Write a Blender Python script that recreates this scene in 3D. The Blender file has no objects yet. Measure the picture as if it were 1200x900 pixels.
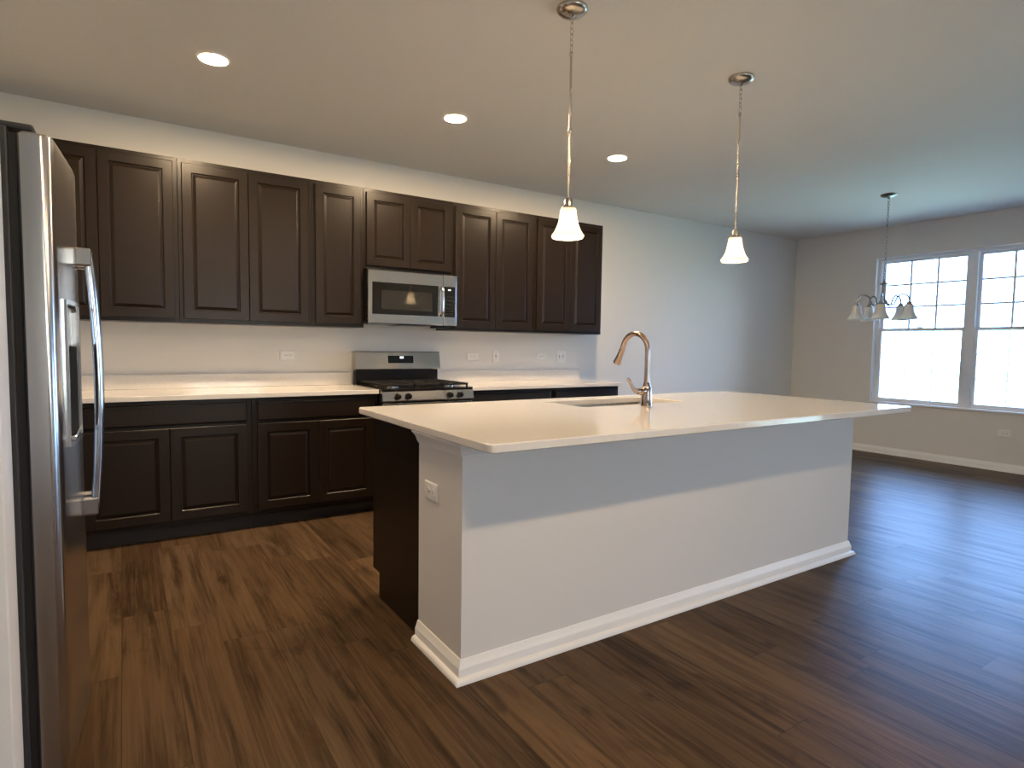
import bpy, bmesh, math, random
from mathutils import Vector, Matrix
random.seed(7)
SC = bpy.context.scene
COL = SC.collection
PI = math.pi

# ------------------------------------------------------------------ camera
cam_data = bpy.data.cameras.new('camera')
cam_data.sensor_fit = 'HORIZONTAL'
cam_data.sensor_width = 36.0
cam_data.lens = 702.26 / 1200.0 * 36.0
cam_data.clip_start = 0.02
cam_data.clip_end = 300
cam = bpy.data.objects.new('camera', cam_data)
COL.objects.link(cam)
_r = Vector((0.83906542, -0.54384628, 0.01415788))
_u = Vector((0.02257088, 0.06080122, 0.99789467))
_f = Vector((0.54356212, 0.83697935, -0.06329129))
cam.matrix_world = Matrix(((_r.x, _u.x, -_f.x, -1.57126708),
                           (_r.y, _u.y, -_f.y, -4.84764003),
                           (_r.z, _u.z, -_f.z, 1.24617612),
                           (0, 0, 0, 1)))
SC.camera = cam

# ------------------------------------------------------------------ world, light levels, exposure
SKY_COLOR = (0.25, 0.47, 0.95)
HAZE_COLOR = (0.42, 0.41, 0.39)
SKY_STRENGTH = 11.5
CAN_COLOR = (1.0, 0.73, 0.45)
CAN_STRENGTH = 420.0
BULB_COLOR = (1.0, 0.72, 0.42)
BULB_STRENGTH = 65.0
vs = SC.view_settings
vs.view_transform = 'Standard'
vs.look = 'None'
vs.gamma = 1.0
vs.use_curve_mapping = False
vs.exposure = 1.18

world = bpy.data.worlds.new('overcast_sky')
SC.world = world
world.use_nodes = True
wn = world.node_tree
bg = wn.nodes['Background']
# the sky is deep blue towards the dining window (+x) and paler, hazier towards the sun side (-y)
_tc = wn.nodes.new('ShaderNodeTexCoord')
_sx = wn.nodes.new('ShaderNodeSeparateXYZ')
wn.links.new(_tc.outputs['Generated'], _sx.inputs[0])
_mr = wn.nodes.new('ShaderNodeMapRange')
wn.links.new(_sx.outputs[1], _mr.inputs[0])
_mr.inputs[1].default_value = -.25
_mr.inputs[2].default_value = -.9
_mx = wn.nodes.new('ShaderNodeMix')
_mx.data_type = 'RGBA'
wn.links.new(_mr.outputs[0], _mx.inputs['Factor'])
_mx.inputs[6].default_value = (*SKY_COLOR, 1)
_mx.inputs[7].default_value = (*HAZE_COLOR, 1)
wn.links.new(_mx.outputs[2], bg.inputs['Color'])
bg.inputs['Strength'].default_value = SKY_STRENGTH

def portal(name, loc, sx, sy, rot):
    l = bpy.data.lights.new(name, 'AREA')
    l.shape = 'RECTANGLE'
    l.size = sx
    l.size_y = sy
    l.cycles.is_portal = True
    o = bpy.data.objects.new(name, l)
    o.location = loc
    o.rotation_euler = rot
    COL.objects.link(o)
portal('window_portal', (6.36, -2.02, 1.495), 1.76, 1.98, (0, PI / 2, 0))
portal('added_patio_portal', (6.36, -6.6, 1.03), 2.05, 1.8, (0, PI / 2, 0))
portal('added_window_portal', (.1, -8.2, 1.4), 1.4, 1.4, (PI / 2, 0, PI))

# ------------------------------------------------------------------ node helpers
class NT:
    def __init__(self, name):
        self.m = bpy.data.materials.new(name)
        self.m.use_nodes = True
        self.t = self.m.node_tree
        self.b = self.t.nodes['Principled BSDF']
        self.out = self.t.nodes['Material Output']
    def n(self, typ, **kw):
        nd = self.t.nodes.new(typ)
        for k, v in kw.items():
            setattr(nd, k, v)
        return nd
    def l(self, a, b):
        self.t.links.new(a, b)
    def val(self, sock, v):
        if hasattr(v, 'is_linked') or isinstance(v, bpy.types.NodeSocket):
            self.l(v, sock)
        else:
            sock.default_value = v
    def math(self, op, a, b=None, c=None):
        nd = self.n('ShaderNodeMath', operation=op)
        for i, v in enumerate((a, b, c)):
            if v is not None:
                self.val(nd.inputs[i], v)
        return nd.outputs[0]
    def mix(self, fac, a, b):
        nd = self.n('ShaderNodeMix', data_type='RGBA')
        self.val(nd.inputs['Factor'], fac)
        self.val(nd.inputs[6], a if isinstance(a, bpy.types.NodeSocket) else (*a, 1))
        self.val(nd.inputs[7], b if isinstance(b, bpy.types.NodeSocket) else (*b, 1))
        return nd.outputs[2]
    def coord(self, which='Object'):
        return self.n('ShaderNodeTexCoord').outputs[which]
    def mapping(self, vec, scale=(1, 1, 1)):
        nd = self.n('ShaderNodeMapping')
        self.l(vec, nd.inputs['Vector'])
        nd.inputs['Scale'].default_value = scale
        return nd.outputs[0]
    def noise(self, vec, scale=5, detail=3, rough=.5, dist=0):
        nd = self.n('ShaderNodeTexNoise')
        if vec is not None:
            self.l(vec, nd.inputs['Vector'])
        nd.inputs['Scale'].default_value = scale
        nd.inputs['Detail'].default_value = detail
        nd.inputs['Roughness'].default_value = rough
        nd.inputs['Distortion'].default_value = dist
        return nd.outputs['Fac']
    def ramp(self, fac, stops):
        nd = self.n('ShaderNodeValToRGB')
        self.l(fac, nd.inputs[0])
        e = nd.color_ramp.elements
        while len(e) < len(stops):
            e.new(.5)
        for i, (p, c) in enumerate(stops):
            e[i].position = p
            e[i].color = (*c, 1) if len(c) == 3 else c
        return nd.outputs[0]
    def rng(self, v, a, b, c, d):
        nd = self.n('ShaderNodeMapRange')
        self.l(v, nd.inputs[0])
        for i, x in enumerate((a, b, c, d)):
            nd.inputs[i + 1].default_value = x
        return nd.outputs[0]
    def bump(self, h, strength=.1, dist=.002):
        nd = self.n('ShaderNodeBump')
        nd.inputs['Strength'].default_value = strength
        nd.inputs['Distance'].default_value = dist
        self.l(h, nd.inputs['Height'])
        self.l(nd.outputs[0], self.b.inputs['Normal'])
    def set(self, **kw):
        for k, v in kw.items():
            k = {'color': 'Base Color', 'rough': 'Roughness', 'metal': 'Metallic', 'ior': 'IOR', 'coat': 'Coat Weight',
                 'coat_rough': 'Coat Roughness', 'emit': 'Emission Color', 'emit_s': 'Emission Strength',
                 'spec': 'Specular IOR Level', 'aniso': 'Anisotropic'}.get(k, k)
            if isinstance(v, tuple) and len(v) == 3:
                v = (*v, 1)
            self.val(self.b.inputs[k], v)
        return self.m

def m_paint(name, col, rough=.6, texture=.05, scale=220):
    t = NT(name)
    c = t.coord()
    n = t.noise(c, scale, 2)
    big = t.noise(c, 1.3, 2)
    t.bump(n, texture, .002)
    dark = tuple(x * .965 for x in col)
    return t.set(color=t.mix(big, col, dark), rough=rough, spec=.35)

def m_plain(name, col, rough=.5, metal=0.0, **kw):
    t = NT(name)
    n = t.noise(t.coord(), 40, 2)
    return t.set(color=t.mix(n, col, tuple(x * .93 for x in col)), rough=rough, metal=metal, **kw)

def m_steel(name, col, rough=.28, stretch=(1, 1, 60), var=.08):
    t = NT(name)
    n = t.noise(t.mapping(t.coord(), stretch), 12, 3, .6)
    r = t.rng(n, .3, .7, rough - var, rough + var)
    return t.set(color=t.mix(n, col, tuple(x * .9 for x in col)), rough=r, metal=1.0)

M = {}
M['wall'] = m_paint('wall_paint', (.72, .70, .66), .62)
M['ceiling'] = m_paint('ceiling_paint', (.76, .75, .72), .8, .12, 120)
M['trim'] = m_paint('white_trim_paint', (.80, .79, .77), .38, .01)
M['island'] = m_paint('island_wall_paint', (.69, .665, .635), .6)
M['plate'] = m_plain('outlet_plastic', (.82, .81, .78), .35)
M['slot'] = m_plain('outlet_slot_dark', (.12, .11, .10), .5)
M['vinyl'] = m_plain('window_vinyl', (.82, .84, .86), .4)
M['steel'] = m_steel('brushed_stainless', (.58, .54, .49), .24, (1, 1, 70), .05)
M['steel_v'] = m_steel('brushed_stainless_fridge', (.68, .665, .645), .22, (90, 90, .6), .02)
M['chrome'] = m_steel('polished_steel', (.72, .72, .72), .14, (1, 1, 1), .03)
M['nickel'] = m_steel('brushed_nickel', (.54, .50, .45), .25, (1, 1, 1), .04)
M['dark_nickel'] = m_steel('aged_nickel', (.26, .25, .24), .32, (1, 1, 1), .04)
M['faucet'] = m_steel('faucet_spot_resist_nickel', (.43, .34, .29), .20, (1, 1, 1), .03)
M['sinksteel'] = m_steel('sink_steel', (.55, .54, .52), .30, (60, 1, 1), .06)
M['black'] = m_plain('black_enamel', (.010, .009, .009), .2, spec=.35)
M['blackglass'] = m_plain('black_glass', (.010, .009, .008), .03)
M['screen'] = m_plain('microwave_mesh_screen', (.026, .024, .021), .03)
M['grate'] = m_plain('cast_iron', (.008, .008, .008), .7, spec=.25)
M['gasket'] = m_plain('black_gasket', (.010, .009, .010), .7)
M['case'] = m_paint('fridge_case_grey', (.045, .044, .044), .45, .15, 300)
M['recess'] = m_plain('dispenser_dark', (.010, .010, .011), .5)
M['toe'] = m_plain('toe_kick_dark', (.016, .011, .008), .6)
M['ground'] = m_plain('pale_ground', (.56, .53, .30), .9)

def m_wood(name, c1, c2, rough):
    t = NT(name)
    v = t.mapping(t.coord(), (9, 9, .8))
    n = t.noise(v, 6, 5, .6, .4)
    n2 = t.noise(t.mapping(t.coord(), (60, 60, 2)), 6, 3)
    col = t.mix(n, c1, c2)
    t.bump(n2, .04, .001)
    return t.set(color=col, rough=rough, spec=.27)
M['cab'] = m_wood('espresso_wood', (.0185, .0115, .0072), (.0115, .0072, .0046), .31)

def m_quartz():
    t = NT('white_quartz')
    v = t.coord()
    vo = t.n('ShaderNodeTexVoronoi')
    t.l(v, vo.inputs['Vector'])
    vo.inputs['Scale'].default_value = 260
    f = t.rng(vo.outputs['Distance'], .12, .3, 0, 1)
    n = t.noise(v, 35, 4, .65)
    c = t.mix(n, (.76, .73, .69), (.68, .65, .61))
    c = t.mix(t.math('MULTIPLY', t.math('SUBTRACT', 1.0, f), .25), c, (.45, .42, .38))
    return t.set(color=c, rough=.07, spec=.5)
M['quartz'] = m_quartz()

def m_floor():
    t = NT('vinyl_plank_floor')
    co = t.coord()
    sp = t.n('ShaderNodeSeparateXYZ')
    t.l(co, sp.inputs[0])
    x, y = sp.outputs[0], sp.outputs[1]
    W, Ln = .178, 1.22
    xr = t.math('DIVIDE', x, W)
    row = t.math('FLOOR', xr)
    wr = t.n('ShaderNodeTexWhiteNoise', noise_dimensions='1D')
    t.l(row, wr.inputs['W'])
    yo = t.math('ADD', t.math('DIVIDE', y, Ln), t.math('MULTIPLY', wr.outputs['Value'], 7.3))
    colm = t.math('FLOOR', yo)
    cb = t.n('ShaderNodeCombineXYZ')
    t.l(row, cb.inputs[0])
    t.l(colm, cb.inputs[1])
    wid = t.n('ShaderNodeTexWhiteNoise', noise_dimensions='3D')
    t.l(cb.outputs[0], wid.inputs['Vector'])
    rnd = wid.outputs['Value']
    # grain coordinates shifted per plank
    gv = t.n('ShaderNodeCombineXYZ')
    t.l(t.math('ADD', t.math('MULTIPLY', x, 1.0), t.math('MULTIPLY', rnd, 37.0)), gv.inputs[0])
    t.l(t.math('ADD', t.math('MULTIPLY', y, .075), t.math('MULTIPLY', rnd, 11.0)), gv.inputs[1])
    t.l(t.math('MULTIPLY', rnd, 23.0), gv.inputs[2])
    g1 = t.noise(gv.outputs[0], 15, 6, .66, .55)
    g2 = t.noise(t.mapping(gv.outputs[0], (1, .35, 1)), 90, 4, .6)
    kv = t.n('ShaderNodeCombineXYZ')
    t.l(t.math('ADD', x, t.math('MULTIPLY', rnd, 5.0)), kv.inputs[0])
    t.l(t.math('MULTIPLY', y, .45), kv.inputs[1])
    kn = t.noise(kv.outputs[0], 5.5, 4, .6, .6)
    base = t.ramp(rnd, [(0, (.050, .030, .016)), (.4, (.082, .049, .0255)), (.72, (.094, .060, .034)), (1, (.130, .077, .037))])
    col = t.mix(t.rng(g1, .45, .64, 0, .85), base, (.022, .0125, .007))
    col = t.mix(t.rng(g2, .45, .70, 0, .45), col, (.15, .094, .052))
    col = t.mix(t.rng(kn, .58, .72, 0, .65), col, (.016, .009, .005))
    fx = t.math('FRACT', xr)
    fy = t.math('FRACT', yo)
    ex = t.math('MINIMUM', fx, t.math('SUBTRACT', 1.0, fx))
    ey = t.math('MINIMUM', fy, t.math('SUBTRACT', 1.0, fy))
    gx = t.math('LESS_THAN', ex, .0075)
    gy = t.math('LESS_THAN', ey, .0011)
    gap = t.math('MAXIMUM', gx, gy)
    col = t.mix(t.math('MULTIPLY', gap, .6), col, (.02, .012, .008))
    h = t.math('SUBTRACT', t.math('MULTIPLY', g2, .35), gap)
    t.bump(h, .18, .0012)
    return t.set(color=col, rough=t.rng(g1, .3, .7, .32, .40), spec=.06)
M['floor'] = m_floor()

def m_emit(name, col, s):
    t = NT(name)
    return t.set(color=(.8, .8, .8), emit=col, emit_s=s)
M['can_lens'] = m_emit('recessed_lens_lit', CAN_COLOR, CAN_STRENGTH)
M['can_lens_dim'] = m_emit('recessed_lens_dimmed', CAN_COLOR, CAN_STRENGTH * .65)
M['bulb'] = m_emit('bulb_lit', BULB_COLOR, BULB_STRENGTH)
M['digits'] = m_emit('clock_digits_lit', (.85, .95, 1.0), .9)

def m_shade(name, emit):
    t = NT(name)
    d = t.n('ShaderNodeBsdfDiffuse')
    tr = t.n('ShaderNodeBsdfTranslucent')
    gl = t.n('ShaderNodeBsdfGlossy')
    n = t.noise(t.coord(), 60, 3)
    c = t.mix(n, (.90, .87, .82), (.82, .80, .76))
    t.l(c, d.inputs[0])
    t.l(c, tr.inputs[0])
    gl.inputs['Roughness'].default_value = .15
    m1 = t.n('ShaderNodeMixShader')
    m1.inputs[0].default_value = .6
    t.l(d.outputs[0], m1.inputs[1])
    t.l(tr.outputs[0], m1.inputs[2])
    m2 = t.n('ShaderNodeMixShader')
    m2.inputs[0].default_value = .06
    t.l(m1.outputs[0], m2.inputs[1])
    t.l(gl.outputs[0], m2.inputs[2])
    t.l(m2.outputs[0], t.out.inputs[0])
    return t.m
M['shade'] = m_shade('frosted_glass', 0)

def m_pane():
    t = NT('window_glass')
    tr = t.n('ShaderNodeBsdfTransparent')
    gl = t.n('ShaderNodeBsdfGlossy')
    gl.inputs['Roughness'].default_value = .02
    tr.inputs[0].default_value = (.95, .97, .97, 1)
    mx = t.n('ShaderNodeMixShader')
    fr = t.n('ShaderNodeFresnel')
    fr.inputs[0].default_value = 1.3
    t.l(fr.outputs[0], mx.inputs[0])
    t.l(tr.outputs[0], mx.inputs[1])
    t.l(gl.outputs[0], mx.inputs[2])
    t.l(mx.outputs[0], t.out.inputs[0])
    return t.m
M['pane'] = m_pane()

# ------------------------------------------------------------------ mesh helpers
class MB:
    def __init__(self):
        self.bm = bmesh.new()
    def box(self, x0, x1, y0, y1, z0, z1, bev=0, seg=2):
        bm = self.bm
        vs_ = [bm.verts.new((x, y, z)) for x in (x0, x1) for y in (y0, y1) for z in (z0, z1)]
        q = lambda *i: bm.faces.new([vs_[k] for k in i])
        fs = [q(0, 1, 3, 2), q(4, 6, 7, 5), q(0, 4, 5, 1), q(2, 3, 7, 6), q(0, 2, 6, 4), q(1, 5, 7, 3)]
        if bev:
            es = list({e for f in fs for e in f.edges})
            bmesh.ops.bevel(bm, geom=es, offset=bev, segments=seg, profile=.5, affect='EDGES')
        return self
    def loops(self, rings, close=True, cap0=True, cap1=True):
        bm = self.bm
        R = [[bm.verts.new(p) for p in r] for r in rings]
        n = len(R[0])
        for a, b in zip(R, R[1:]):
            for i in range(n if close else n - 1):
                j = (i + 1) % n
                bm.faces.new((a[i], a[j], b[j], b[i]))
        if cap0:
            bm.faces.new(list(reversed(R[0])))
        if cap1:
            bm.faces.new(R[-1])
        return self
    def lathe(self, prof, c=(0, 0, 0), axis='z', n=32, flute=0, nf=8, cap0=True, cap1=True):
        rings = []
        for r, h in prof:
            ring = []
            for i in range(n):
                a = 2 * PI * i / n
                rr = max(r, 1e-4) * (1 + flute * math.cos(nf * a))
                u, v = rr * math.cos(a), rr * math.sin(a)
                p = {'z': (u, v, h), 'y': (u, h, -v), 'x': (h, u, v)}[axis]
                ring.append((c[0] + p[0], c[1] + p[1], c[2] + p[2]))
            rings.append(ring)
        return self.loops(rings, True, cap0, cap1)
    def cyl(self, r, h0, h1, c=(0, 0, 0), axis='z', n=24, bev=0):
        if bev:
            return self.lathe([(r - bev, h0), (r, h0 + bev), (r, h1 - bev), (r - bev, h1)], c, axis, n)
        return self.lathe([(r, h0), (r, h1)], c, axis, n)
    def tube(self, pts, rad, n=12, closed=False):
        pts = [Vector(p) for p in pts]
        m = len(pts)
        rads = rad if isinstance(rad, (list, tuple)) else [rad] * m
        tang = []
        for i in range(m):
            if closed:
                d = pts[(i + 1) % m] - pts[i - 1]
            else:
                d = pts[min(i + 1, m - 1)] - pts[max(i - 1, 0)]
            tang.append(d.normalized())
        up = Vector((0, 0, 1)) if abs(tang[0].z) < .9 else Vector((1, 0, 0))
        nrm = (up - tang[0] * up.dot(tang[0])).normalized()
        rings = []
        for i in range(m):
            if i:
                nrm = (nrm - tang[i] * nrm.dot(tang[i])).normalized()
            b = tang[i].cross(nrm)
            rings.append([tuple(pts[i] + rads[i] * (math.cos(2 * PI * k / n) * nrm + math.sin(2 * PI * k / n) * b)) for k in range(n)])
        if closed:
            rings.append(rings[0])
            return self.loops(rings, True, False, False)
        return self.loops(rings)
    def prism(self, poly, a0, a1, axis='x'):
        # extrude a closed 2-D polygon along an axis
        def P(u, v, a):
            return {'x': (a, u, v), 'y': (u, a, v), 'z': (u, v, a)}[axis]
        return self.loops([[P(u, v, a0) for u, v in poly], [P(u, v, a1) for u, v in poly]])
    def sweep(self, path, prof, closed=False):
        # path: corner points in plan with mitred joints; prof: (out, z); out = distance to the left-hand normal
        m = len(path)
        pts = [Vector((p[0], p[1])) for p in path]
        rings = []
        for i in range(m):
            ds = []
            if i > 0:
                ds.append((pts[i] - pts[i - 1]).normalized())
            if i < m - 1:
                ds.append((pts[i + 1] - pts[i]).normalized())
            ns = [Vector((-d.y, d.x)) for d in ds]
            if len(ns) == 2:
                b = (ns[0] + ns[1]).normalized()
                k = 1 / max(b.dot(ns[0]), .2)
                off = b * k
            else:
                off = ns[0]
            rings.append([(pts[i].x + off.x * o, pts[i].y + off.y * o, z) for o, z in prof])
        return self.loops(rings)
    def build(self, name, mat, parent=None, smooth=None, loc=None, kind=None, label=None):
        bmesh.ops.remove_doubles(self.bm, verts=self.bm.verts, dist=1e-6)
        bmesh.ops.recalc_face_normals(self.bm, faces=self.bm.faces)
        me = bpy.data.meshes.new(name)
        self.bm.to_mesh(me)
        self.bm.free()
        me.materials.append(mat)
        if smooth is not None:
            me.shade_smooth()
            me.set_sharp_from_angle(angle=math.radians(smooth))
        o = bpy.data.objects.new(name, me)
        COL.objects.link(o)
        if parent:
            o.parent = parent
        if loc:
            o.location = loc
        if kind:
            o['kind'] = kind
        if label:
            o['label'] = label
        return o

def tag(o, label, cat, group=None):
    o['label'] = label
    o['category'] = cat
    if group:
        o['group'] = group
    return o
def thing(name, label, cat, loc=(0, 0, 0), group=None, rz=0):
    o = bpy.data.objects.new(name, None)
    o.empty_display_size = .1
    COL.objects.link(o)
    o.location = loc
    o.rotation_euler = (0, 0, rz)
    return tag(o, label, cat, group)
def dup(root, loc, label, group=None, rz=None):
    r = root.copy()
    COL.objects.link(r)
    r.location = loc
    if rz is not None:
        r.rotation_euler = (0, 0, rz)
    r['label'] = label
    if group:
        r['group'] = group
    for ch in list(root.children):
        c = ch.copy()
        COL.objects.link(c)
        c.parent = r
        for g in list(ch.children):
            d = g.copy()
            COL.objects.link(d)
            d.parent = c
    return r

# ------------------------------------------------------------------ the setting
XL, XR, YF, H = -2.55, 6.187, -8.0, 2.743
T = .16
MB().box(XL - T, XR + T, YF - T, T, -.1, 0).build('floor', M['floor'], kind='structure')
MB().box(XL - T, XR + T, YF - T, T, H, H + .12).build('ceiling', M['ceiling'], kind='structure')
MB().box(XL - T, XR + T, 0, T, 0, H).build('wall_back', M['wall'], kind='structure')
MB().box(XL - T, XL, YF, 0, 0, H).build('wall_left', M['wall'], kind='structure')
# wall behind the camera with an unseen window, added for daylight fill
VX0, VX1, VZ0, VZ1 = -.6, .8, .7, 2.1
b = MB()
b.box(XL - T, VX0, YF - T, YF, 0, H)
b.box(VX1, XR + T, YF - T, YF, 0, H)
b.box(VX0, VX1, YF - T, YF, 0, VZ0)
b.box(VX0, VX1, YF - T, YF, VZ1, H)
b.build('wall_front', M['wall'], kind='structure')
w2 = bpy.data.objects.new('added_window', None)
COL.objects.link(w2)
w2.location = (VX0, YF, VZ0)
w2['kind'] = 'structure'
b = MB()
vw, vh = VX1 - VX0, VZ1 - VZ0
for k in range(3):
    xx = (vw - .05) * k / 2
    b.box(xx, xx + .05, -.13, -.05, 0, vh)
b.box(.05, vw - .05, -.129, -.051, 0, .05)
b.box(.05, vw - .05, -.129, -.051, vh - .05, vh)
b.box(.05, vw - .05, -.125, -.055, vh / 2 - .02, vh / 2 + .02)
b.build('window_frame', M['vinyl'], w2)
MB().box(.05, vw - .05, -.093, -.087, .05, vh - .05).build('pane', M['pane'], w2)
MB().box(XL, -1.806, -3.09, -2.952, 0, H, .004).build('wall_stub', M['wall'], kind='structure')
# right wall with the window opening and the added patio door opening
WY0, WY1, WZ0, WZ1 = -1.05, -3.01, .615, 2.375
DY0, DY1, DZ1 = -5.7, -7.5, 2.05
b = MB()
b.box(XR, XR + T, WY0, 0, 0, H)
b.box(XR, XR + T, WY1, WY0, 0, WZ0)
b.box(XR, XR + T, WY1, WY0, WZ1, H)
b.box(XR, XR + T, DY0, WY1, 0, H)
b.box(XR, XR + T, DY1, DY0, DZ1, H)
b.box(XR, XR + T, YF, DY1, 0, H)
b.build('wall_right', M['wall'], kind='structure')

BASE = [(0, 0), (.016, 0), (.016, .050), (.0145, .054), (.013, .056), (.006, .079), (.004, .083), (0, .083)]
SHOE = [(0.0, 0), (.018, 0), (.0178, .007), (.0145, .0145), (.0085, .020), (0.0, .0225)]
def base_run(name, path):
    o = MB().sweep(path, BASE).build(name, M['trim'], smooth=35, kind='structure')
    MB().sweep([(p[0], p[1]) for p in path], [(a + .016, z) for a, z in SHOE]).build('shoe_moulding', M['trim'], o, smooth=50)
    return o
base_run('baseboard_right', [(XR, DY0), (XR, 0)])
base_run('baseboard_back', [(XR - .034, 0), (2.42, 0)])
MB().box(6.2, 120, -90, 90, -.5, -.4).build('ground_outside', M['ground'], kind='structure')

# window: two double-hung units in one opening
win = bpy.data.objects.new('window_1', None)
COL.objects.link(win)
win.location = (XR, -2.03, WZ0)
win['kind'] = 'structure'
def wl(b, x0, x1, y0, y1, z0, z1, bev=0):      # window-local box from world numbers
    return b.box(x0 - XR, x1 - XR, y0 + 2.03, y1 + 2.03, z0 - WZ0, z1 - WZ0, bev)
FX0, FX1 = XR + .065, XR + .145
YM = -2.03
b = MB()
fw = .034
wl(b, FX0, FX1, WY0 - fw, WY0, WZ0, WZ1)
wl(b, FX0, FX1, WY1, WY1 + fw, WZ0, WZ1)
wl(b, FX0, FX1, WY1 + fw, WY0 - fw, WZ1 - fw, WZ1)
wl(b, FX0, FX1, WY1 + fw, WY0 - fw, WZ0, WZ0 + fw)
wl(b, FX0 - .008, FX1, YM - .046, YM + .046, WZ0 + fw, WZ1 - fw)
b.build('window_frame', M['vinyl'], win)
ZM = 1.505
for (ya, yb) in ((WY0 - fw, YM + .046), (YM - .046, WY1 + fw)):
    for up in (1, 0):
        z0, z1 = (ZM - .02, WZ1 - fw) if up else (WZ0 + fw, ZM + .02)
        xa, xb = (FX0 + .042, FX0 + .07) if up else (FX0 + .010, FX0 + .038)
        s = .030
        b = MB()
        wl(b, xa, xb, ya - s, ya, z0, z1)
        wl(b, xa, xb, yb, yb + s, z0, z1)
        wl(b, xa, xb, yb + s, ya - s, z1 - s, z1)
        wl(b, xa, xb, yb + s, ya - s, z0, z0 + s)
        sash = b.build('sash', M['vinyl'], win)
        xm = (xa + xb) / 2
        wl(MB(), xm - .003, xm + .003, yb + s, ya - s, z0 + s, z1 - s).build('pane', M['pane'], sash)
        hw = .0105 if up else .004  # lower muntins made thinner to imitate glare washing them out
        gy0, gy1, gz0, gz1 = yb + s, ya - s, z0 + s, z1 - s
        b = MB()
        for k in (1, 2):
            y = gy0 + (gy1 - gy0) * k / 3
            wl(b, xm - .006, xm + .006, y - hw, y + hw, gz0, gz1)
            z = gz0 + (gz1 - gz0) * k / 3
            wl(b, xm - .0055, xm + .0055, gy0, gy1, z - hw, z + hw)
        b.build('muntin', M['vinyl'], sash)
    b = MB()
    wl(b, FX0 - .004, FX0 + .012, (ya + yb) / 2 - .03, (ya + yb) / 2 + .03, ZM + .02, ZM + .034, .003)
    b.build('sash_lock', M['vinyl'], win)
wl(MB(), XR - .022, FX0, WY1 - .012, WY0 + .012, WZ0 - .004, WZ0 + .018, .004).build('window_sill', M['trim'], win)
# unseen patio door further along the same wall, added to bring in daylight
dr = bpy.data.objects.new('added_patio_door', None)
COL.objects.link(dr)
dr.location = (XR, (DY0 + DY1) / 2, 0)
dr['kind'] = 'structure'
DYM = (DY0 + DY1) / 2
b = MB()
hwid = (DY0 - DY1) / 2
b.box(.06, .14, -hwid, -hwid + .05, 0, DZ1)
b.box(.06, .14, hwid - .05, hwid, 0, DZ1)
b.box(.06, .14, -hwid + .05, hwid - .05, DZ1 - .05, DZ1)
b.box(.06, .14, -hwid + .05, hwid - .05, 0, .04)
b.build('door_frame', M['vinyl'], dr)
for s_ in (-1, 1):
    y0, y1 = (-hwid + .05, .04) if s_ < 0 else (-.04, hwid - .05)
    x0 = .065 if s_ < 0 else .1
    b = MB()
    b.box(x0, x0 + .03, y0, y0 + .07, .04, DZ1 - .05)
    b.box(x0, x0 + .03, y1 - .07, y1, .04, DZ1 - .05)
    b.box(x0, x0 + .03, y0 + .07, y1 - .07, DZ1 - .13, DZ1 - .05)
    b.box(x0, x0 + .03, y0 + .07, y1 - .07, .04, .14)
    pn = b.build('door_panel', M['vinyl'], dr)
    MB().box(x0 + .012, x0 + .018, y0 + .07, y1 - .07, .14, DZ1 - .13).build('pane', M['pane'], pn)

# ------------------------------------------------------------------ cabinets
def raised_panel(x0, x1, z0, z1, yb, th=.02, rail=.056):
    """five-piece raised panel door, back at y=yb, front towards -y"""
    prof = [(0, 0), (0, th - .003), (.003, th), (rail, th), (rail + .003, th - .003), (rail + .006, th - .0115),
            (rail + .010, th - .0115), (rail + .026, th - .0035), (rail + .028, th - .0025)]
    rings = []
    for ins, d in prof:
        rings.append([(x0 + ins, yb - d, z0 + ins), (x1 - ins, yb - d, z0 + ins), (x1 - ins, yb - d, z1 - ins), (x0 + ins, yb - d, z1 - ins)])
    return MB().loops(rings)
def slab_front(x0, x1, z0, z1, yb, th=.02):
    rings = []
    for ins, d in [(0, 0), (0, th - .007), (.004, th - .002), (.010, th)]:
        rings.append([(x0 + ins, yb - d, z0 + ins), (x1 - ins, yb - d, z0 + ins), (x1 - ins, yb - d, z1 - ins), (x0 + ins, yb - d, z1 - ins)])
    return MB().loops(rings)

UG = 'dark wall cabinets over the counter'
UD = .305
def upper(x0, x1, z0, doors, label, z1=2.438):
    t = thing('wall_cabinet', label, 'cabinet', (x0, 0, z0), UG)
    w, h = x1 - x0, z1 - z0
    b = MB()
    b.box(0.0005, w - .0005, -UD, -.001, 0, h, .0015, 1)
    b.build('cabinet_body', M['cab'], t)
    for a, c in doors:
        raised_panel(a - x0, c - x0, .024, h - .028, -UD - .0005).build('door', M['cab'], t)
    return t
upper(XL + .005, -1.25, 1.372, [(-2.085, -1.6845), (-1.6815, -1.276)], 'dark brown two-door wall cabinet at the left end of the row, partly behind the refrigerator')
upper(-1.25, -.394, 1.372, [(-1.226, -.824), (-.821, -.418)], 'dark brown two-door wall cabinet above the single outlet left of the range')
upper(-.394, 0, 1.372, [(-.368, -.026)], 'narrow dark brown wall cabinet with one door, just left of the microwave')
upper(0, .762, 1.829, [(.018, .3795), (.3825, .744)], 'short dark brown wall cabinet with two doors, directly above the microwave')
upper(.762, 1.602, 1.372, [(.788, 1.1805), (1.1835, 1.578)], 'dark brown two-door wall cabinet immediately right of the microwave')
upper(1.602, 2.421, 1.372, [(1.628, 2.0095), (2.0125, 2.397)], 'dark brown two-door wall cabinet at the right end of the row, above the double switch')

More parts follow.
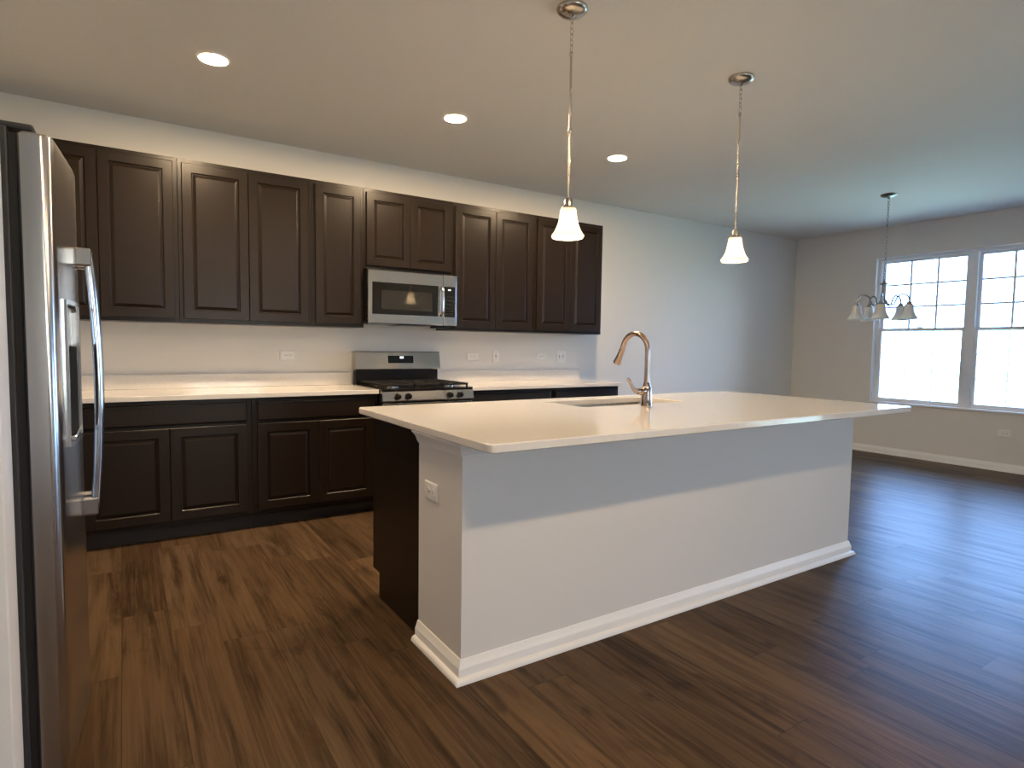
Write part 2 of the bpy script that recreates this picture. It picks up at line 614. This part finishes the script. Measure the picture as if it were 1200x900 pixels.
BG = 'dark base cabinets along the kitchen wall'
def base_cab(x0, x1, drawers, doors, label):
    t = thing('base_cabinet', label, 'cabinet', (x0, 0, 0), BG)
    w = x1 - x0
    MB().box(.0005, w - .0005, -.61, -.001, .105, .881, .0015, 1).build('cabinet_body', M['cab'], t)
    MB().box(.0005, w - .0005, -.548, -.02, 0, .1045).build('toe_kick', M['toe'], t)
    for a, c in drawers:
        slab_front(a - x0, c - x0, .727, .857, -.6105).build('drawer', M['cab'], t)
    for a, c in doors:
        raised_panel(a - x0, c - x0, .128, .708, -.6105).build('door', M['cab'], t)
    return t
base_cab(XL + .005, -.868, [(-1.785, -.897)], [(-1.785, -1.3425), (-1.3395, -.897)], 'dark brown base cabinet with wide drawer and two doors, beside the refrigerator')
base_cab(-.868, -.003, [(-.836, -.037)], [(-.836, -.438), (-.435, -.037)], 'dark brown base cabinet with wide drawer and two doors, just left of the range')
base_cab(.765, 1.605, [(.79, 1.58)], [(.79, 1.183), (1.186, 1.58)], 'dark brown base cabinet between the range and the right end cabinet')
base_cab(1.605, 2.392, [(1.63, 2.365)], [(1.63, 1.996), (1.999, 2.365)], 'dark brown base cabinet at the right end of the wall counter')

def counter(name, x0, x1, label):
    t = thing(name, label, 'countertop', (x0, 0, .882))
    MB().box(0, x1 - x0, -.648, -.001, 0.0005, .032, .003).build('slab', M['quartz'], t)
    MB().box(0, x1 - x0, -.021, -.001, .0325, .132, .002).build('backsplash', M['quartz'], t)
    return t
counter('countertop', XL + .003, -.004, 'white quartz countertop left of the range with low backsplash')
counter('countertop', .766, 2.405, 'white quartz countertop right of the range with low backsplash')

# ------------------------------------------------------------------ microwave
mw = thing('microwave', 'stainless over-the-range microwave under the short wall cabinet', 'microwave', (.004, 0, 1.405))
mwW, mwH = .754, .4225
MB().box(0, mwW, -.368, -.002, .012, mwH, .003).build('casing', M['black'], mw)
b = MB()
rings = []
X0, X1, Z0, Z1 = .0, .6315, 0.0, .409
wx0, wx1, wz0, wz1 = .030, .588, .072, .318
for (a, c, d, e, y) in [(X0, X1, Z0, Z1, -.3685), (X0, X1, Z0, Z1, -.397), (X0 + .004, X1 - .002, Z0 + .004, Z1 - .004, -.401), (wx0, wx1, wz0, wz1, -.401), (wx0 + .002, wx1 - .002, wz0 + .002, wz1 - .002, -.397)]:
    rings.append([(a, y, d), (c, y, d), (c, y, e), (a, y, e)])
b.loops(rings, cap1=False)
door = b.build('door', M['steel'], mw)
g = MB().box(wx0 + .001, wx1 - .001, -.3985, -.392, wz0 + .001, wz1 - .001).build('window', M['blackglass'], door)
MB().box(wx0 + .075, wx1 - .055, -.3995, -.3987, wz0 + .04, wz1 - .06).build('mesh_screen', M['screen'], door)
b = MB()
b.tube([(.611, -.405, .083), (.611, -.432, .092), (.611, -.437, .12), (.611, -.437, .27), (.611, -.432, .298), (.611, -.405, .307)], .0125, 14)
b.build('handle', M['chrome'], mw, 60)
b = MB()
b.box(.6335, mwW, -.401, -.3685, 0, .409, .003)
b.build('control_frame', M['steel'], mw)
cp = MB().box(.6395, .738, -.4035, -.4012, .07, .318, .001).build('control_panel', M['blackglass'], mw)
b = MB()
for r in range(6):
    for c in range(3):
        b.box(.650 + c * .027, .668 + c * .027, -.4042, -.4036, .085 + r * .028, .097 + r * .028)
b.build('keypad', M['screen'], cp)
b = MB()
for k in range(3):
    b.box(.674 + k * .0085, .680 + k * .0085, -.4044, -.4037, .287, .296)
b.build('clock_display', M['digits'], cp)
MB().box(.03, .26, -.34, -.12, -.004, .0118, .002).build('grease_filter', M['steel'], mw)
MB().box(.28, .56, -.36, -.10, -.006, .0118, .002).build('vent_panel', M['black'], mw)
MB().box(.58, .70, -.36, -.26, -.022, .0118, .003).build('lamp_housing', M['black'], mw)

# ------------------------------------------------------------------ range
rg = thing('gas_range', 'stainless gas range with black cooktop grates between the two wall countertops', 'range', (.003, 0, 0))
W = .756
MB().box(0, W, -.655, -.03, .09, .895, .003).build('range_body', M['black'], rg)
MB().box(.03, W - .03, -.60, -.06, 0, .09).build('base_plinth', M['gasket'], rg)
MB().prism([(-.655, .82), (-.70, .825), (-.707, .832), (-.692, .897), (-.685, .902), (-.655, .902)], 0, W, 'x').build('control_panel', M['steel'], rg, 30)
b = MB()
b.box(0, W, -.69, -.085, .9025, .918, .004)
b.build('cooktop', M['black'], rg)
# tilt frame of the panel: knobs along -y
for kx in (.115, .200, .545, .632):
    k = MB()
    k.lathe([(.024, -.7035), (.024, -.708), (.019, -.712), (.0185, -.733), (.016, -.736)], (kx, 0, .862), 'y', 28)
    k.box(kx - .005, kx + .005, -.744, -.735, .845, .879, .002)
    k.build('knob', M['black'], rg, 40)
# grates: left and right sections plus a centre one
def grate(x0, x1):
    g = MB()
    z0, z1 = .934, .950
    y0, y1 = -.665, -.12
    for x in (x0, x1 - .014):
        g.box(x, x + .014, y0, y1, z0, z1, .003, 1)
    for y in (y0, (y0 + y1) / 2 - .007, y1 - .014):
        g.box(x0, x1, y, y + .014, z0, z1, .003, 1)
    xm = (x0 + x1) / 2
    g.box(xm - .006, xm + .006, y0, y1, z0 + .001, z1 - .001, .002, 1)
    for yc in (y0 + .14, y1 - .14):
        g.box(x0 + .01, x1 - .01, yc - .006, yc + .006, z0 + .0015, z1 - .0015, .002, 1)
    for x in (x0 + .002, x1 - .014):
        for y in (y0 + .002, y1 - .014):
            g.box(x, x + .012, y, y + .012, .9182, z0 + .002)
    return g.build('grate', M['grate'], rg)
grate(.03, .26)
grate(.265, .491)
grate(.496, .726)
for (bx, by, br) in [(.145, -.53, .047), (.145, -.26, .04), (.378, -.39, .05), (.611, -.53, .05), (.611, -.26, .036)]:
    k = MB()
    k.lathe([(br, .9182), (br, .926), (br * .92, .929)], (bx, by, 0), 'z', 28)
    bb = k.build('burner', M['steel'], rg, 40)
    MB().lathe([(br * .75, .9292), (br * .8, .9325), (br * .6, .9335)], (bx, by, 0), 'z', 28).build('burner_cap', M['grate'], bb, 40)
# backguard
MB().box(.012, W - .012, -.075, -.004, .80, 1.036, .002).build('backguard_riser', M['black'], rg)
b = MB().prism([(-.004, 1.036), (-.100, 1.036), (-.104, 1.042), (-.080, 1.180), (-.072, 1.186), (-.004, 1.186)], 0, W, 'x')
bgd = b.build('backguard', M['steel'], rg, 30)
def on_guard(x0, x1, s0, s1, lift):      # quad slab lying on the slanted face, s 0..1 from bottom to top
    def P(s, o):
        y = -.104 + .024 * s - o * .985
        z = 1.042 + .138 * s - o * .17
        return y, z
    a, c, d, e = P(s0, 0), P(s1, 0), P(s1, lift), P(s0, lift)
    return MB().prism([a, c, d, e], x0, x1, 'x')
on_guard(.272, .512, .30, .84, .002).build('display_bezel', M['chrome'], rg)
on_guard(.278, .506, .34, .80, .0035).build('display', M['blackglass'], rg)
b = on_guard(.385, .392, .62, .76, .0045)
b.prism([(-.104 + .024 * s - o * .985, 1.042 + .138 * s - o * .17) for s, o in ((.62, 0), (.76, 0), (.76, .0045), (.62, .0045))], .397, .404, 'x')
b.prism([(-.104 + .024 * s - o * .985, 1.042 + .138 * s - o * .17) for s, o in ((.62, 0), (.76, 0), (.76, .0045), (.62, .0045))], .409, .416, 'x')
b.build('clock_display', M['digits'], rg)
# oven door, window, handle, drawer
od = MB().box(.004, W - .004, -.69, -.6555, .29, .812, .005).build('oven_door', M['steel'], rg)
MB().box(.11, W - .11, -.6925, -.6903, .40, .70, .001).build('oven_window', M['blackglass'], od)
b = MB()
b.tube([(.06, -.735, .765), (W - .06, -.735, .765)], .012, 14)
for x in (.10, W - .10):
    b.tube([(x, -.690, .765), (x, -.735, .765)], .009, 10)
b.build('handle', M['chrome'], od, 50)
MB().box(.004, W - .004, -.685, -.6555, .095, .282, .005).build('storage_drawer', M['steel'], rg)

# ------------------------------------------------------------------ outlets and switches
OG = 'white wall plates'
def plate(label, cat, loc, w, h, kind, rz=0, name='electrical_outlet'):
    """plate on a wall facing -y before rotation; kinds: 'duplex_h', 'toggle', 'toggle2'"""
    t = thing(name, label, cat, loc, OG, rz)
    rings = []
    for ins, d in [(0, 0.0005), (0, .003), (.004, .0062), (w * .5 - .0005 if False else .012, .0066)]:
        rings.append([(-w / 2 + ins, -d, -h / 2 + ins), (w / 2 - ins, -d, -h / 2 + ins), (w / 2 - ins, -d, h / 2 - ins), (-w / 2 + ins, -d, h / 2 - ins)])
    MB().loops(rings).build('cover_plate', M['plate'], t)
    if kind == 'duplex_h':
        for s in (-1, 1):
            cx = s * .0195
            r = MB().cyl(.0165, -.0085, -.0067, (cx, 0, 0), 'y', 24, .0006).build('receptacle', M['plate'], t, 40)
            b = MB()
            b.box(cx - .004, cx + .004, -.0089, -.00855, .0045, .0065)
            b.box(cx - .0033, cx + .0033, -.0089, -.00855, -.0065, -.0045)
            b.cyl(.0024, -.0089, -.00855, (cx + .009, 0, 0), 'y', 10)
            b.build('slot', M['slot'], r)
        MB().cyl(.003, -.0078, -.0067, (0, 0, 0), 'y', 12).build('screw', M['nickel'], t)
    else:
        xs = (0,) if kind == 'toggle' else (-.023, .023)
        for cx in xs:
            MB().box(cx - .006, cx + .006, -.0074, -.0067, -.0125, .0125).build('switch_slot', M['slot'], t)
            MB().prism([(-.0067, -.006), (-.018, .004), (-.018, .010), (-.0067, .008)], cx - .004, cx + .004, 'x').build('toggle', M['plate'], t)
            for z in (-.03, .03):
                MB().cyl(.003, -.0078, -.0067, (cx, 0, z), 'y', 12).build('screw', M['nickel'], t)
    return t
plate('white sideways duplex outlet on the kitchen wall left of the range', 'outlet', (-.502, -.0005, 1.15), .117, .072, 'duplex_h')
plate('white sideways duplex outlet on the kitchen wall nearest the range on its right', 'outlet', (1.135, -.0005, 1.143), .117, .072, 'duplex_h')
plate('white single toggle switch plate on the kitchen wall between two sideways outlets', 'light switch', (1.387, -.0005, 1.148), .072, .117, 'toggle', 0, 'light_switch')
plate('white sideways duplex outlet on the kitchen wall just left of the double switch', 'outlet', (1.915, -.0005, 1.147), .117, .072, 'duplex_h')
plate('white double toggle switch plate on the kitchen wall below the right end wall cabinet', 'light switch', (2.165, -.0005, 1.149), .117, .117, 'toggle2', 0, 'light_switch')
plate('white sideways duplex outlet on the end of the island half wall', 'outlet', (-.5455, -2.69, .662), .117, .072, 'duplex_h', -PI / 2)
plate('white sideways duplex outlet low on the dining wall under the window', 'outlet', (XR - .0005, -2.42, .402), .117, .072, 'duplex_h', -PI / 2)

# ------------------------------------------------------------------ island
IX0, IX1, IY0, IY1 = -.545, 2.14, -2.945, -2.565
IZ = .896
SX0, SX1, SY0, SY1 = .475, 1.265, -2.405, -2.035
hw_ = thing('island_half_wall', 'painted off-white half wall carrying the island countertop, facing the room', 'half wall', (IX0, IY0, 0))
def isl(p):
    return (p[0] - IX0, p[1] - IY0)
MB().box(0, IX1 - IX0, 0, IY1 - IY0, 0, IZ - .001).build('wall_panel', M['island'], hw_)
path = [isl(p) for p in [(IX1, IY1), (IX1, IY0), (IX0, IY0), (IX0, IY1)]]
pathr = list(reversed(path))
MB().sweep(pathr, [(-o, z) for o, z in BASE][::-1] if False else [(-o, z) for o, z in BASE]).build('baseboard', M['trim'], hw_, 35)
MB().sweep(pathr, [(-(o + .016), z) for o, z in SHOE]).build('shoe_moulding', M['trim'], hw_, 50)
CR = [(0, IZ - .054), (.006, IZ - .054), (.007, IZ - .048), (.0105, IZ - .046), (.013, IZ - .036), (.020, IZ - .022), (.028, IZ - .014), (.029, IZ - .010), (.035, IZ - .009), (.035, IZ - .0012), (0, IZ - .0012)]
MB().sweep(pathr, [(-o, z) for o, z in CR]).build('crown_moulding', M['trim'], hw_, 35)

ic = thing('island_cabinet', 'dark brown base cabinet block on the kitchen side of the island', 'cabinet', (IX0 + .02, -1.995, 0))
wI = 2.64
sa, sb = SX0 - .03 - (IX0 + .02), SX1 + .03 - (IX0 + .02)
b = MB()
b.box(.0, sa, -.569, 0, .125, IZ - .001)
b.box(sb, wI, -.569, 0, .125, IZ - .001)
b.box(sa, sb, -.569, 0, .125, .66)
b.box(sa, sb, -.014, 0, .66, IZ - .001)
b.build('cabinet_body', M['cab'], ic)
MB().prism([(0, .125), (0, IZ - .001), (-.569, IZ - .001), (-.569, 0), (-.085, 0), (-.085, .125)], -.012, -.0005, 'x').build('end_panel', M['cab'], ic)
MB().box(.0, wI, -.569, -.085, 0, .1245).build('toe_kick', M['toe'], ic)
for k, (a, c) in enumerate([(.03, .42), (.425, .815), (.85, 1.27), (1.275, 1.695), (2.33, 2.61)]):
    d = raised_panel(-c, -a, .15, .70, -.0, .02).build('door', M['cab'], ic)
    d.rotation_euler = (0, 0, PI)
for a, c in [(.03, .815), (.85, 1.695), (2.33, 2.61)]:
    d = slab_front(-c, -a, .727, .857, 0).build('drawer', M['cab'], ic)
    d.rotation_euler = (0, 0, PI)

# island countertop with sink cut-out
CX0, CX1, CY0, CY1 = -.585, 2.275, -3.208, -1.90
CZ0, CZ1 = IZ, .928
def rrect(x0, x1, y0, y1, r, n=6):
    pts = []
    for cx, cy, a0 in ((x1 - r, y1 - r, 0), (x0 + r, y1 - r, 90), (x0 + r, y0 + r, 180), (x1 - r, y0 + r, 270)):
        for i in range(n + 1):
            a = math.radians(a0 + 90 * i / n)
            pts.append((cx + r * math.cos(a), cy + r * math.sin(a)))
    return pts
def ring_slab(outer, inner, z0, z1, bev):
    """slab with a hole: outer and inner loops have the same number of points"""
    def off(pts, d):
        cx = (min(p[0] for p in pts) + max(p[0] for p in pts)) / 2
        cy = (min(p[1] for p in pts) + max(p[1] for p in pts)) / 2
        hx = (max(p[0] for p in pts) - min(p[0] for p in pts)) / 2
        hy = (max(p[1] for p in pts) - min(p[1] for p in pts)) / 2
        return [(cx + (p[0] - cx) * (hx - d) / hx, cy + (p[1] - cy) * (hy - d) / hy) for p in pts]
    R = [[(x, y, z0) for x, y in inner], [(x, y, z1 - bev) for x, y in inner], [(x, y, z1) for x, y in off(inner, -bev)],
         [(x, y, z1) for x, y in off(outer, bev)], [(x, y, z1 - bev) for x, y in outer], [(x, y, z0 + bev) for x, y in outer],
         [(x, y, z0) for x, y in off(outer, bev)]]
    R.append(R[0])
    return MB().loops(R, True, False, False)
def loc2(pts):
    return [(x - CX0, y - CY0) for x, y in pts]
ict = ring_slab(loc2(rrect(CX0, CX1, CY0, CY1, .028, 8)), loc2(rrect(SX0, SX1, SY0, SY1, .03, 8)), 0, CZ1 - CZ0, .004).build('island_countertop', M['quartz'], None, 20)
ict.location = (CX0, CY0, CZ0)
tag(ict, 'large white quartz island countertop with a sink cut-out', 'countertop')

# undermount sink
sk = thing('kitchen_sink', 'stainless undermount sink set into the island countertop', 'sink', ((SX0 + SX1) / 2, (SY0 + SY1) / 2, .70))
cxs, cys = (SX0 + SX1) / 2, (SY0 + SY1) / 2
def sl(pts, z):
    return [(x - cxs, y - cys, z) for x, y in pts]
e = .004
R = [sl(rrect(SX0 - .018, SX1 + .018, SY0 - .018, SY1 + .018, .045), .1945),
     sl(rrect(SX0 - e, SX1 + e, SY0 - e, SY1 + e, .03), .1945),
     sl(rrect(SX0 - e, SX1 + e, SY0 - e, SY1 + e, .03), .19),
     sl(rrect(SX0 + .004, SX1 - .004, SY0 + .004, SY1 - .004, .035), .03),
     sl(rrect(SX0 + .014, SX1 - .014, SY0 + .014, SY1 - .014, .04), .012),
     sl(rrect(SX0 + .04, SX1 - .04, SY0 + .04, SY1 - .04, .05), .004),
     sl(rrect(cxs - .05, cxs + .05, cys - .05, cys + .05, .049), .0)]
MB().loops(R, True, False, True).build('basin', M['sinksteel'], sk, 40)
MB().lathe([(.052, .0005), (.052, .004), (.044, .006), (.038, .002), (.005, .0015)], (0, 0, 0), 'z', 28).build('drain', M['chrome'], sk, 40)

# faucet: stands behind the sink on the room side, spout reaching towards the kitchen (+y)
fx, fy = .838, -2.497
fc = thing('kitchen_faucet', 'tall brushed nickel pull-down faucet standing at the island sink', 'faucet', (fx, fy, CZ1))
b = MB()
b.lathe([(.031, .0003), (.031, .006), (.0285, .010), (.0275, .06), (.0265, .098), (.0235, .104), (.020, .112), (.0165, .135), (.0155, .17)], (0, 0, 0), 'z', 32)
b.build('faucet_body', M['faucet'], fc, 40)
pts = [(0, 0, .165), (0, 0, .25), (0, 0, .30)]
rb = .098
for i in range(1, 15):
    a = math.radians(180 - 11.7 * i)
    pts.append((0, rb + rb * math.cos(a), .30 + rb * math.sin(a)))
last = Vector(pts[-1])
dirv = (Vector(pts[-1]) - Vector(pts[-2])).normalized()
pts.append(tuple(last + dirv * .02))
MB().tube(pts, .0148, 16).build('spout', M['faucet'], fc, 50)
hp = Vector(pts[-1])
hd = (dirv + Vector((0, .10, 0))).normalized()
MB().tube([hp - hd * .004, hp + hd * .004, hp + hd * .02, hp + hd * .05, hp + hd * .085, hp + hd * .093, hp + hd * .094],
          [.0155, .0168, .0165, .0185, .0235, .0235, .020], 20).build('spray_head', M['faucet'], fc, 40)
b = MB()
b.tube([(-.012, 0, .082), (-.030, 0, .082), (-.060, 0, .080), (-.070, 0, .080)], [.018, .021, .020, .014], 18)
b.tube([(-.060, 0, .080), (-.084, 0, .086), (-.102, 0, .100), (-.122, -.002, .124), (-.143, -.004, .148), (-.150, -.004, .153)], [.012, .0125, .0100, .0085, .0095, .006], 12)
b.build('lever_handle', M['faucet'], fc, 50)

# ------------------------------------------------------------------ refrigerator (faces +x)
FY0, FY1 = -2.925, -2.01
fr = thing('refrigerator', 'stainless side-by-side refrigerator with dispenser, at the left edge of the kitchen', 'refrigerator', (-2.15, (FY0 + FY1) / 2, 0))
ox, oy = -2.15, (FY0 + FY1) / 2
def fbox(x0, x1, y0, y1, z0, z1, bev=0, b=None):
    return (b or MB()).box(x0 - ox, x1 - ox, y0 - oy, y1 - oy, z0, z1, bev)
fbox(-2.50, -1.797, FY0 + .004, FY1 - .004, .02, 1.765, .004).build('case', M['case'], fr)
fbox(-1.7968, -1.778, FY0 + .014, FY1 - .014, .09, 1.752).build('door_gasket', M['gasket'], fr)
fbox(-1.80, -1.735, FY0 + .02, FY1 - .02, .012, .088, .004).build('kick_grille', M['gasket'], fr)
for y in (FY0 + .045, FY1 - .045):
    b = MB()
    fbox(-1.93, -1.745, y - .025, y + .025, 1.7652, 1.782, .008, b)
    b.build('hinge_cover', M['case'], fr)
YC = (FY0 + FY1) / 2
YS = -2.540
def face(y):       # front contour: the two doors meet in a shallow ridge
    t = (YS - y) / (YS - FY0) if y < YS else (y - YS) / (FY1 - YS)
    return -1.684 - .029 * max(t, 0) ** 1.12
def door_outline(y0, y1, back=-1.7775, r=.012):
    """plan outline with bowed front and rounded front corners"""
    pts = [(back, y0 + .004), (back, y1 - .004), (back + .004, y1)]
    f = face(y1)
    r1 = .005 if y1 < -2.3 else .022
    for i in range(6):
        a = math.radians(90 - 18 * i)
        pts.append((f - r1 + r1 * math.cos(a), y1 - r1 + r1 * math.sin(a)))
    r0 = .022 if y0 < -2.7 else .005
    for i in range(1, 24):
        y = (y1 - r1) + (y0 + r0 - (y1 - r1)) * i / 24
        pts.append((face(y), y))
    f = face(y0)
    for i in range(6):
        a = math.radians(-18 * i)
        pts.append((f - r0 + r0 * math.cos(a), y0 + r0 + r0 * math.sin(a)))
    pts.append((back + .004, y0))
    return pts
DZ0, DZt = .10, 1.757
def fridge_door(y0, y1):
    o = door_outline(y0, y1)
    cx = sum(p[0] for p in o) / len(o)
    cy = (y0 + y1) / 2
    def sc(k, z):
        return [(p[0] + (cx - p[0]) * k - ox, p[1] + (cy - p[1]) * k * .25 - oy, z) for p in o]
    return MB().loops([sc(.10, DZ0), sc(0, DZ0 + .006), sc(0, DZt - .006), sc(.10, DZt)])
# near (freezer) door carries the dispenser recess, cut with a boolean that is applied here
PY0, PY1, PZ0, PZ1 = -2.800, -2.592, .962, 1.345
fd = fridge_door(FY0, YS).build('door', M['steel_v'], fr, 30)
cut = MB()
cut.box(face(-2.7) - .055 - ox, face(-2.7) + .05 - ox, PY0 - oy, PY1 - oy, PZ0, PZ1, .018, 3)
cutter = cut.build('cutter', M['steel_v'], fr)
md = fd.modifiers.new('recess', 'BOOLEAN')
md.operation = 'DIFFERENCE'
md.object = cutter
md.solver = 'EXACT'
bpy.context.view_layer.update()
dg = bpy.context.evaluated_depsgraph_get()
nm = bpy.data.meshes.new_from_object(fd.evaluated_get(dg))
fd.modifiers.clear()
fd.data = nm
bpy.data.objects.remove(cutter)
b = MB()
fx_ = face(-2.7)
fbox(fx_ - .053, fx_ - .049, PY0 + .002, PY1 - .002, PZ0 + .002, 1.225, 0, b)
fbox(fx_ - .049, fx_ + .006, PY1 - .006, PY1 - .002, PZ0 + .016, 1.225, 0, b)
fbox(fx_ - .049, fx_ - .004, PY0 + .002, PY0 + .006, PZ0 + .016, 1.225, 0, b)
b.build('dispenser_recess', M['recess'], fd)
fbox(face(-2.7) - .052, face(-2.7) - .004, PY0 + .003, PY1 - .003, 1.226, PZ1 - .004, .006).build('dispenser_panel', M['steel_v'], fd)
b = MB()
for y in (-2.745, -2.650):
    fbox(face(-2.7) - .034, face(-2.7) - .022, y - .022, y + .022, 1.06, 1.19, .005, b)
b.build('dispenser_paddle', M['screen'], fd)
fbox(face(-2.7) - .05, face(-2.7) + .012, PY0 + .004, PY1 - .004, PZ0 + .002, PZ0 + .018, .004).build('drip_tray', M['chrome'], fd)
# raised bezel round the recess
b = MB()
bz = .011
for (ya, yb, za, zb) in ((PY0 - bz, PY0 + .001, PZ0 - bz, PZ1 + bz), (PY1 - .001, PY1 + bz, PZ0 - bz, PZ1 + bz), (PY0, PY1, PZ0 - bz, PZ0 + .001), (PY0, PY1, PZ1 - .001, PZ1 + bz)):
    n = 8
    rings = []
    for i in range(n + 1):
        y = ya + (yb - ya) * i / n
        f = face(y)
        rings.append([(f - .004 - ox, y - oy, za), (f + .007 - ox, y - oy, za), (f + .007 - ox, y - oy, zb), (f - .004 - ox, y - oy, zb)])
    b.loops(rings)
b.build('dispenser_bezel', M['chrome'], fd)
fd2 = fridge_door(YS + .006, FY1).build('door', M['steel_v'], fr, 30)
def handle(y, dparent):
    hz0, hz1 = .70, 1.525
    b = MB()
    pts, rad = [], []
    for i in range(25):
        s = i / 24
        z = hz0 + .02 + (hz1 - hz0 - .04) * s
        x = face(y) + .030 + .019 * math.sin(PI * s) ** .8
        pts.append((x - ox, y - oy, z))
        rad.append(.0125)
    b.tube(pts, rad, 14)
    h = b.build('handle', M['chrome'], dparent, 50)
    for za, zb in ((hz0, hz0 + .055), (hz1 - .055, hz1)):
        k = MB()
        k.box(face(y) - .003 - ox, face(y) + .040 - ox, y - .0165 - oy, y + .0165 - oy, za, zb, .006)
        k.build('handle_bracket', M['steel_v'], h)
handle(YS - .038, fd)
handle(YS + .044, fd2)

# ------------------------------------------------------------------ recessed ceiling lights
cn = thing('recessed_light', 'lit recessed ceiling light nearest the refrigerator', 'ceiling light', (-1.134, -1.222, H), 'recessed ceiling lights over the kitchen aisle')
MB().lathe([(.066, -.0005), (.067, -.004), (.074, -.006), (.081, -.004), (.083, -.0005)], (0, 0, 0), 'z', 40, cap0=False, cap1=False).build('trim_ring', M['trim'], cn, 50)
MB().lathe([(.0655, -.0012), (.0655, -.0045), (.060, -.0065)], (0, 0, 0), 'z', 40).build('lens', M['can_lens'], cn, 40)
dup(cn, (.306, -1.222, H), 'lit recessed ceiling light above the aisle in front of the range')
dup(cn, (1.746, -1.222, H), 'lit recessed ceiling light furthest from the refrigerator, toward the dining end')
RW = 'recessed ceiling lights over the room side of the island'
RC = []
RC.append(dup(cn, (-.95, -4.65, H), 'recessed ceiling light in the room-side row, on the refrigerator side', RW))
RC.append(dup(cn, (.306, -4.65, H), 'recessed ceiling light in the room-side row, toward the dining end', RW))
dim_mesh = None
for r_ in RC:
    for c_ in r_.children:
        if c_.name.startswith('lens'):
            if dim_mesh is None:
                dim_mesh = c_.data.copy()
                dim_mesh.materials[0] = M['can_lens_dim']
            c_.data = dim_mesh

# ------------------------------------------------------------------ pendants
def chain(b, x, y, z0, z1, link=.030, r=.0016, w=.0075):
    n = max(1, round((z1 - z0) / (link * .78)))
    step = (z1 - z0) / n
    for i in range(n):
        zc = z0 + step * (i + .5)
        hl = step * .64
        pts = []
        for k in range(14):
            a = 2 * PI * k / 14
            u = w * math.cos(a)
            v = hl * math.sin(a)
            pts.append((x + (u if i % 2 else 0), y + (0 if i % 2 else u), zc + v))
        b.tube(pts, r, 6, closed=True)
    return b
PG = 'pendant lights over the island'
pd = thing('pendant_light', 'lit pendant with bell glass shade over the island, nearer the refrigerator', 'pendant light', (.131, -2.672, H), PG)
MB().lathe([(.068, -.0005), (.070, -.006), (.068, -.014), (.058, -.024), (.040, -.031), (.014, -.035), (.010, -.040), (.006, -.046)], (0, 0, 0), 'z', 36).build('canopy', M['nickel'], pd, 40)
chain(MB(), 0, 0, -.185, -.042).build('chain', M['nickel'], pd, 60)
b = MB()
b.tube([(0, 0, -.832), (0, 0, -.190)], .0055, 12)
b.lathe([(.006, -.190), (.009, -.194), (.009, -.204), (.006, -.208)], (0, 0, 0), 'z', 16)
b.lathe([(.006, -.520), (.0085, -.523), (.0085, -.537), (.006, -.540)], (0, 0, 0), 'z', 16)
b.build('rod', M['nickel'], pd, 50)
MB().lathe([(.008, -.826), (.018, -.832), (.021, -.842), (.022, -.862), (.030, -.868), (.032, -.876), (.020, -.880)], (0, 0, 0), 'z', 28).build('socket_cap', M['nickel'], pd, 40)
def shade_prof(z, s=1.0):
    out = [(.033, 0), (.0365, -.010), (.038, -.030), (.041, -.050), (.047, -.072), (.055, -.092), (.064, -.108), (.0725, -.119), (.0738, -.124), (.0690, -.132)]
    inn = [(r - .0035, h) for r, h in reversed(out)]
    return [(r * s, z + h * s) for r, h in out + inn]
MB().lathe(shade_prof(-.874), (0, 0, 0), 'z', 64, .018, 16, False, False).build('shade', M['shade'], pd, 60)
b = MB()
b.lathe([(.010, -.920), (.011, -.930), (.018, -.942), (.024, -.956), (.025, -.968), (.021, -.980), (.012, -.988), (.002, -.990)], (0, 0, 0), 'z', 24)
b.build('bulb', M['bulb'], pd, 60)
MB().lathe([(.0125, -.8805), (.0125, -.919)], (0, 0, 0), 'z', 20).build('lamp_socket', M['plate'], pd, 40)
dup(pd, (1.326, -2.665, H), 'lit pendant with bell glass shade over the island, nearer the dining window')

# ------------------------------------------------------------------ chandelier
ch = thing('chandelier', 'brushed nickel chandelier with five unlit white glass shades, before the window', 'chandelier', (4.614, -1.90, H))
MB().lathe([(.070, -.0005), (.072, -.005), (.066, -.014), (.040, -.024), (.014, -.028), (.008, -.036), (.004, -.042)], (0, 0, 0), 'z', 36).build('canopy', M['dark_nickel'], ch, 40)
chain(MB(), 0, 0, -.805, -.040, .034, .0018, .009).build('chain', M['dark_nickel'], ch, 60)
b = MB()
b.lathe([(.004, -.800), (.007, -.812), (.010, -.822), (.014, -.836), (.038, -.846), (.040, -.852), (.020, -.858), (.018, -.868), (.018, -.985), (.018, -.995),
         (.034, -1.010), (.038, -1.025), (.030, -1.040), (.016, -1.048), (.010, -1.062), (.013, -1.072), (.008, -1.082), (.001, -1.086)], (0, 0, 0), 'z', 28)
b.build('column', M['dark_nickel'], ch, 50)
for k in range(5):
    # screen-right direction in plan is (0.839,-0.544)
    a = math.radians(163 + 72 * k) + math.atan2(-.569, .839)
    dx, dy = math.cos(a), math.sin(a)
    ctl = [(.030, -1.030), (.060, -1.052), (.095, -1.045), (.110, -1.010), (.122, -.975), (.150, -.955), (.185, -.957), (.210, -.975), (.222, -1.000), (.225, -1.030)]
    arm = MB()
    arm.tube([(dx * r, dy * r, z) for r, z in ctl], .0075, 10)
    arm = arm.build('arm', M['dark_nickel'], ch, 60)
    MB().lathe([(.008, -1.022), (.019, -1.030), (.021, -1.046), (.030, -1.052), (.031, -1.060), (.018, -1.062)], (dx * .225, dy * .225, 0), 'z', 24).build('socket_cap', M['dark_nickel'], arm, 40)
    MB().lathe(shade_prof(-1.058, 1.03), (dx * .225, dy * .225, 0), 'z', 48, .015, 16, False, False).build('shade', M['shade'], arm, 60)
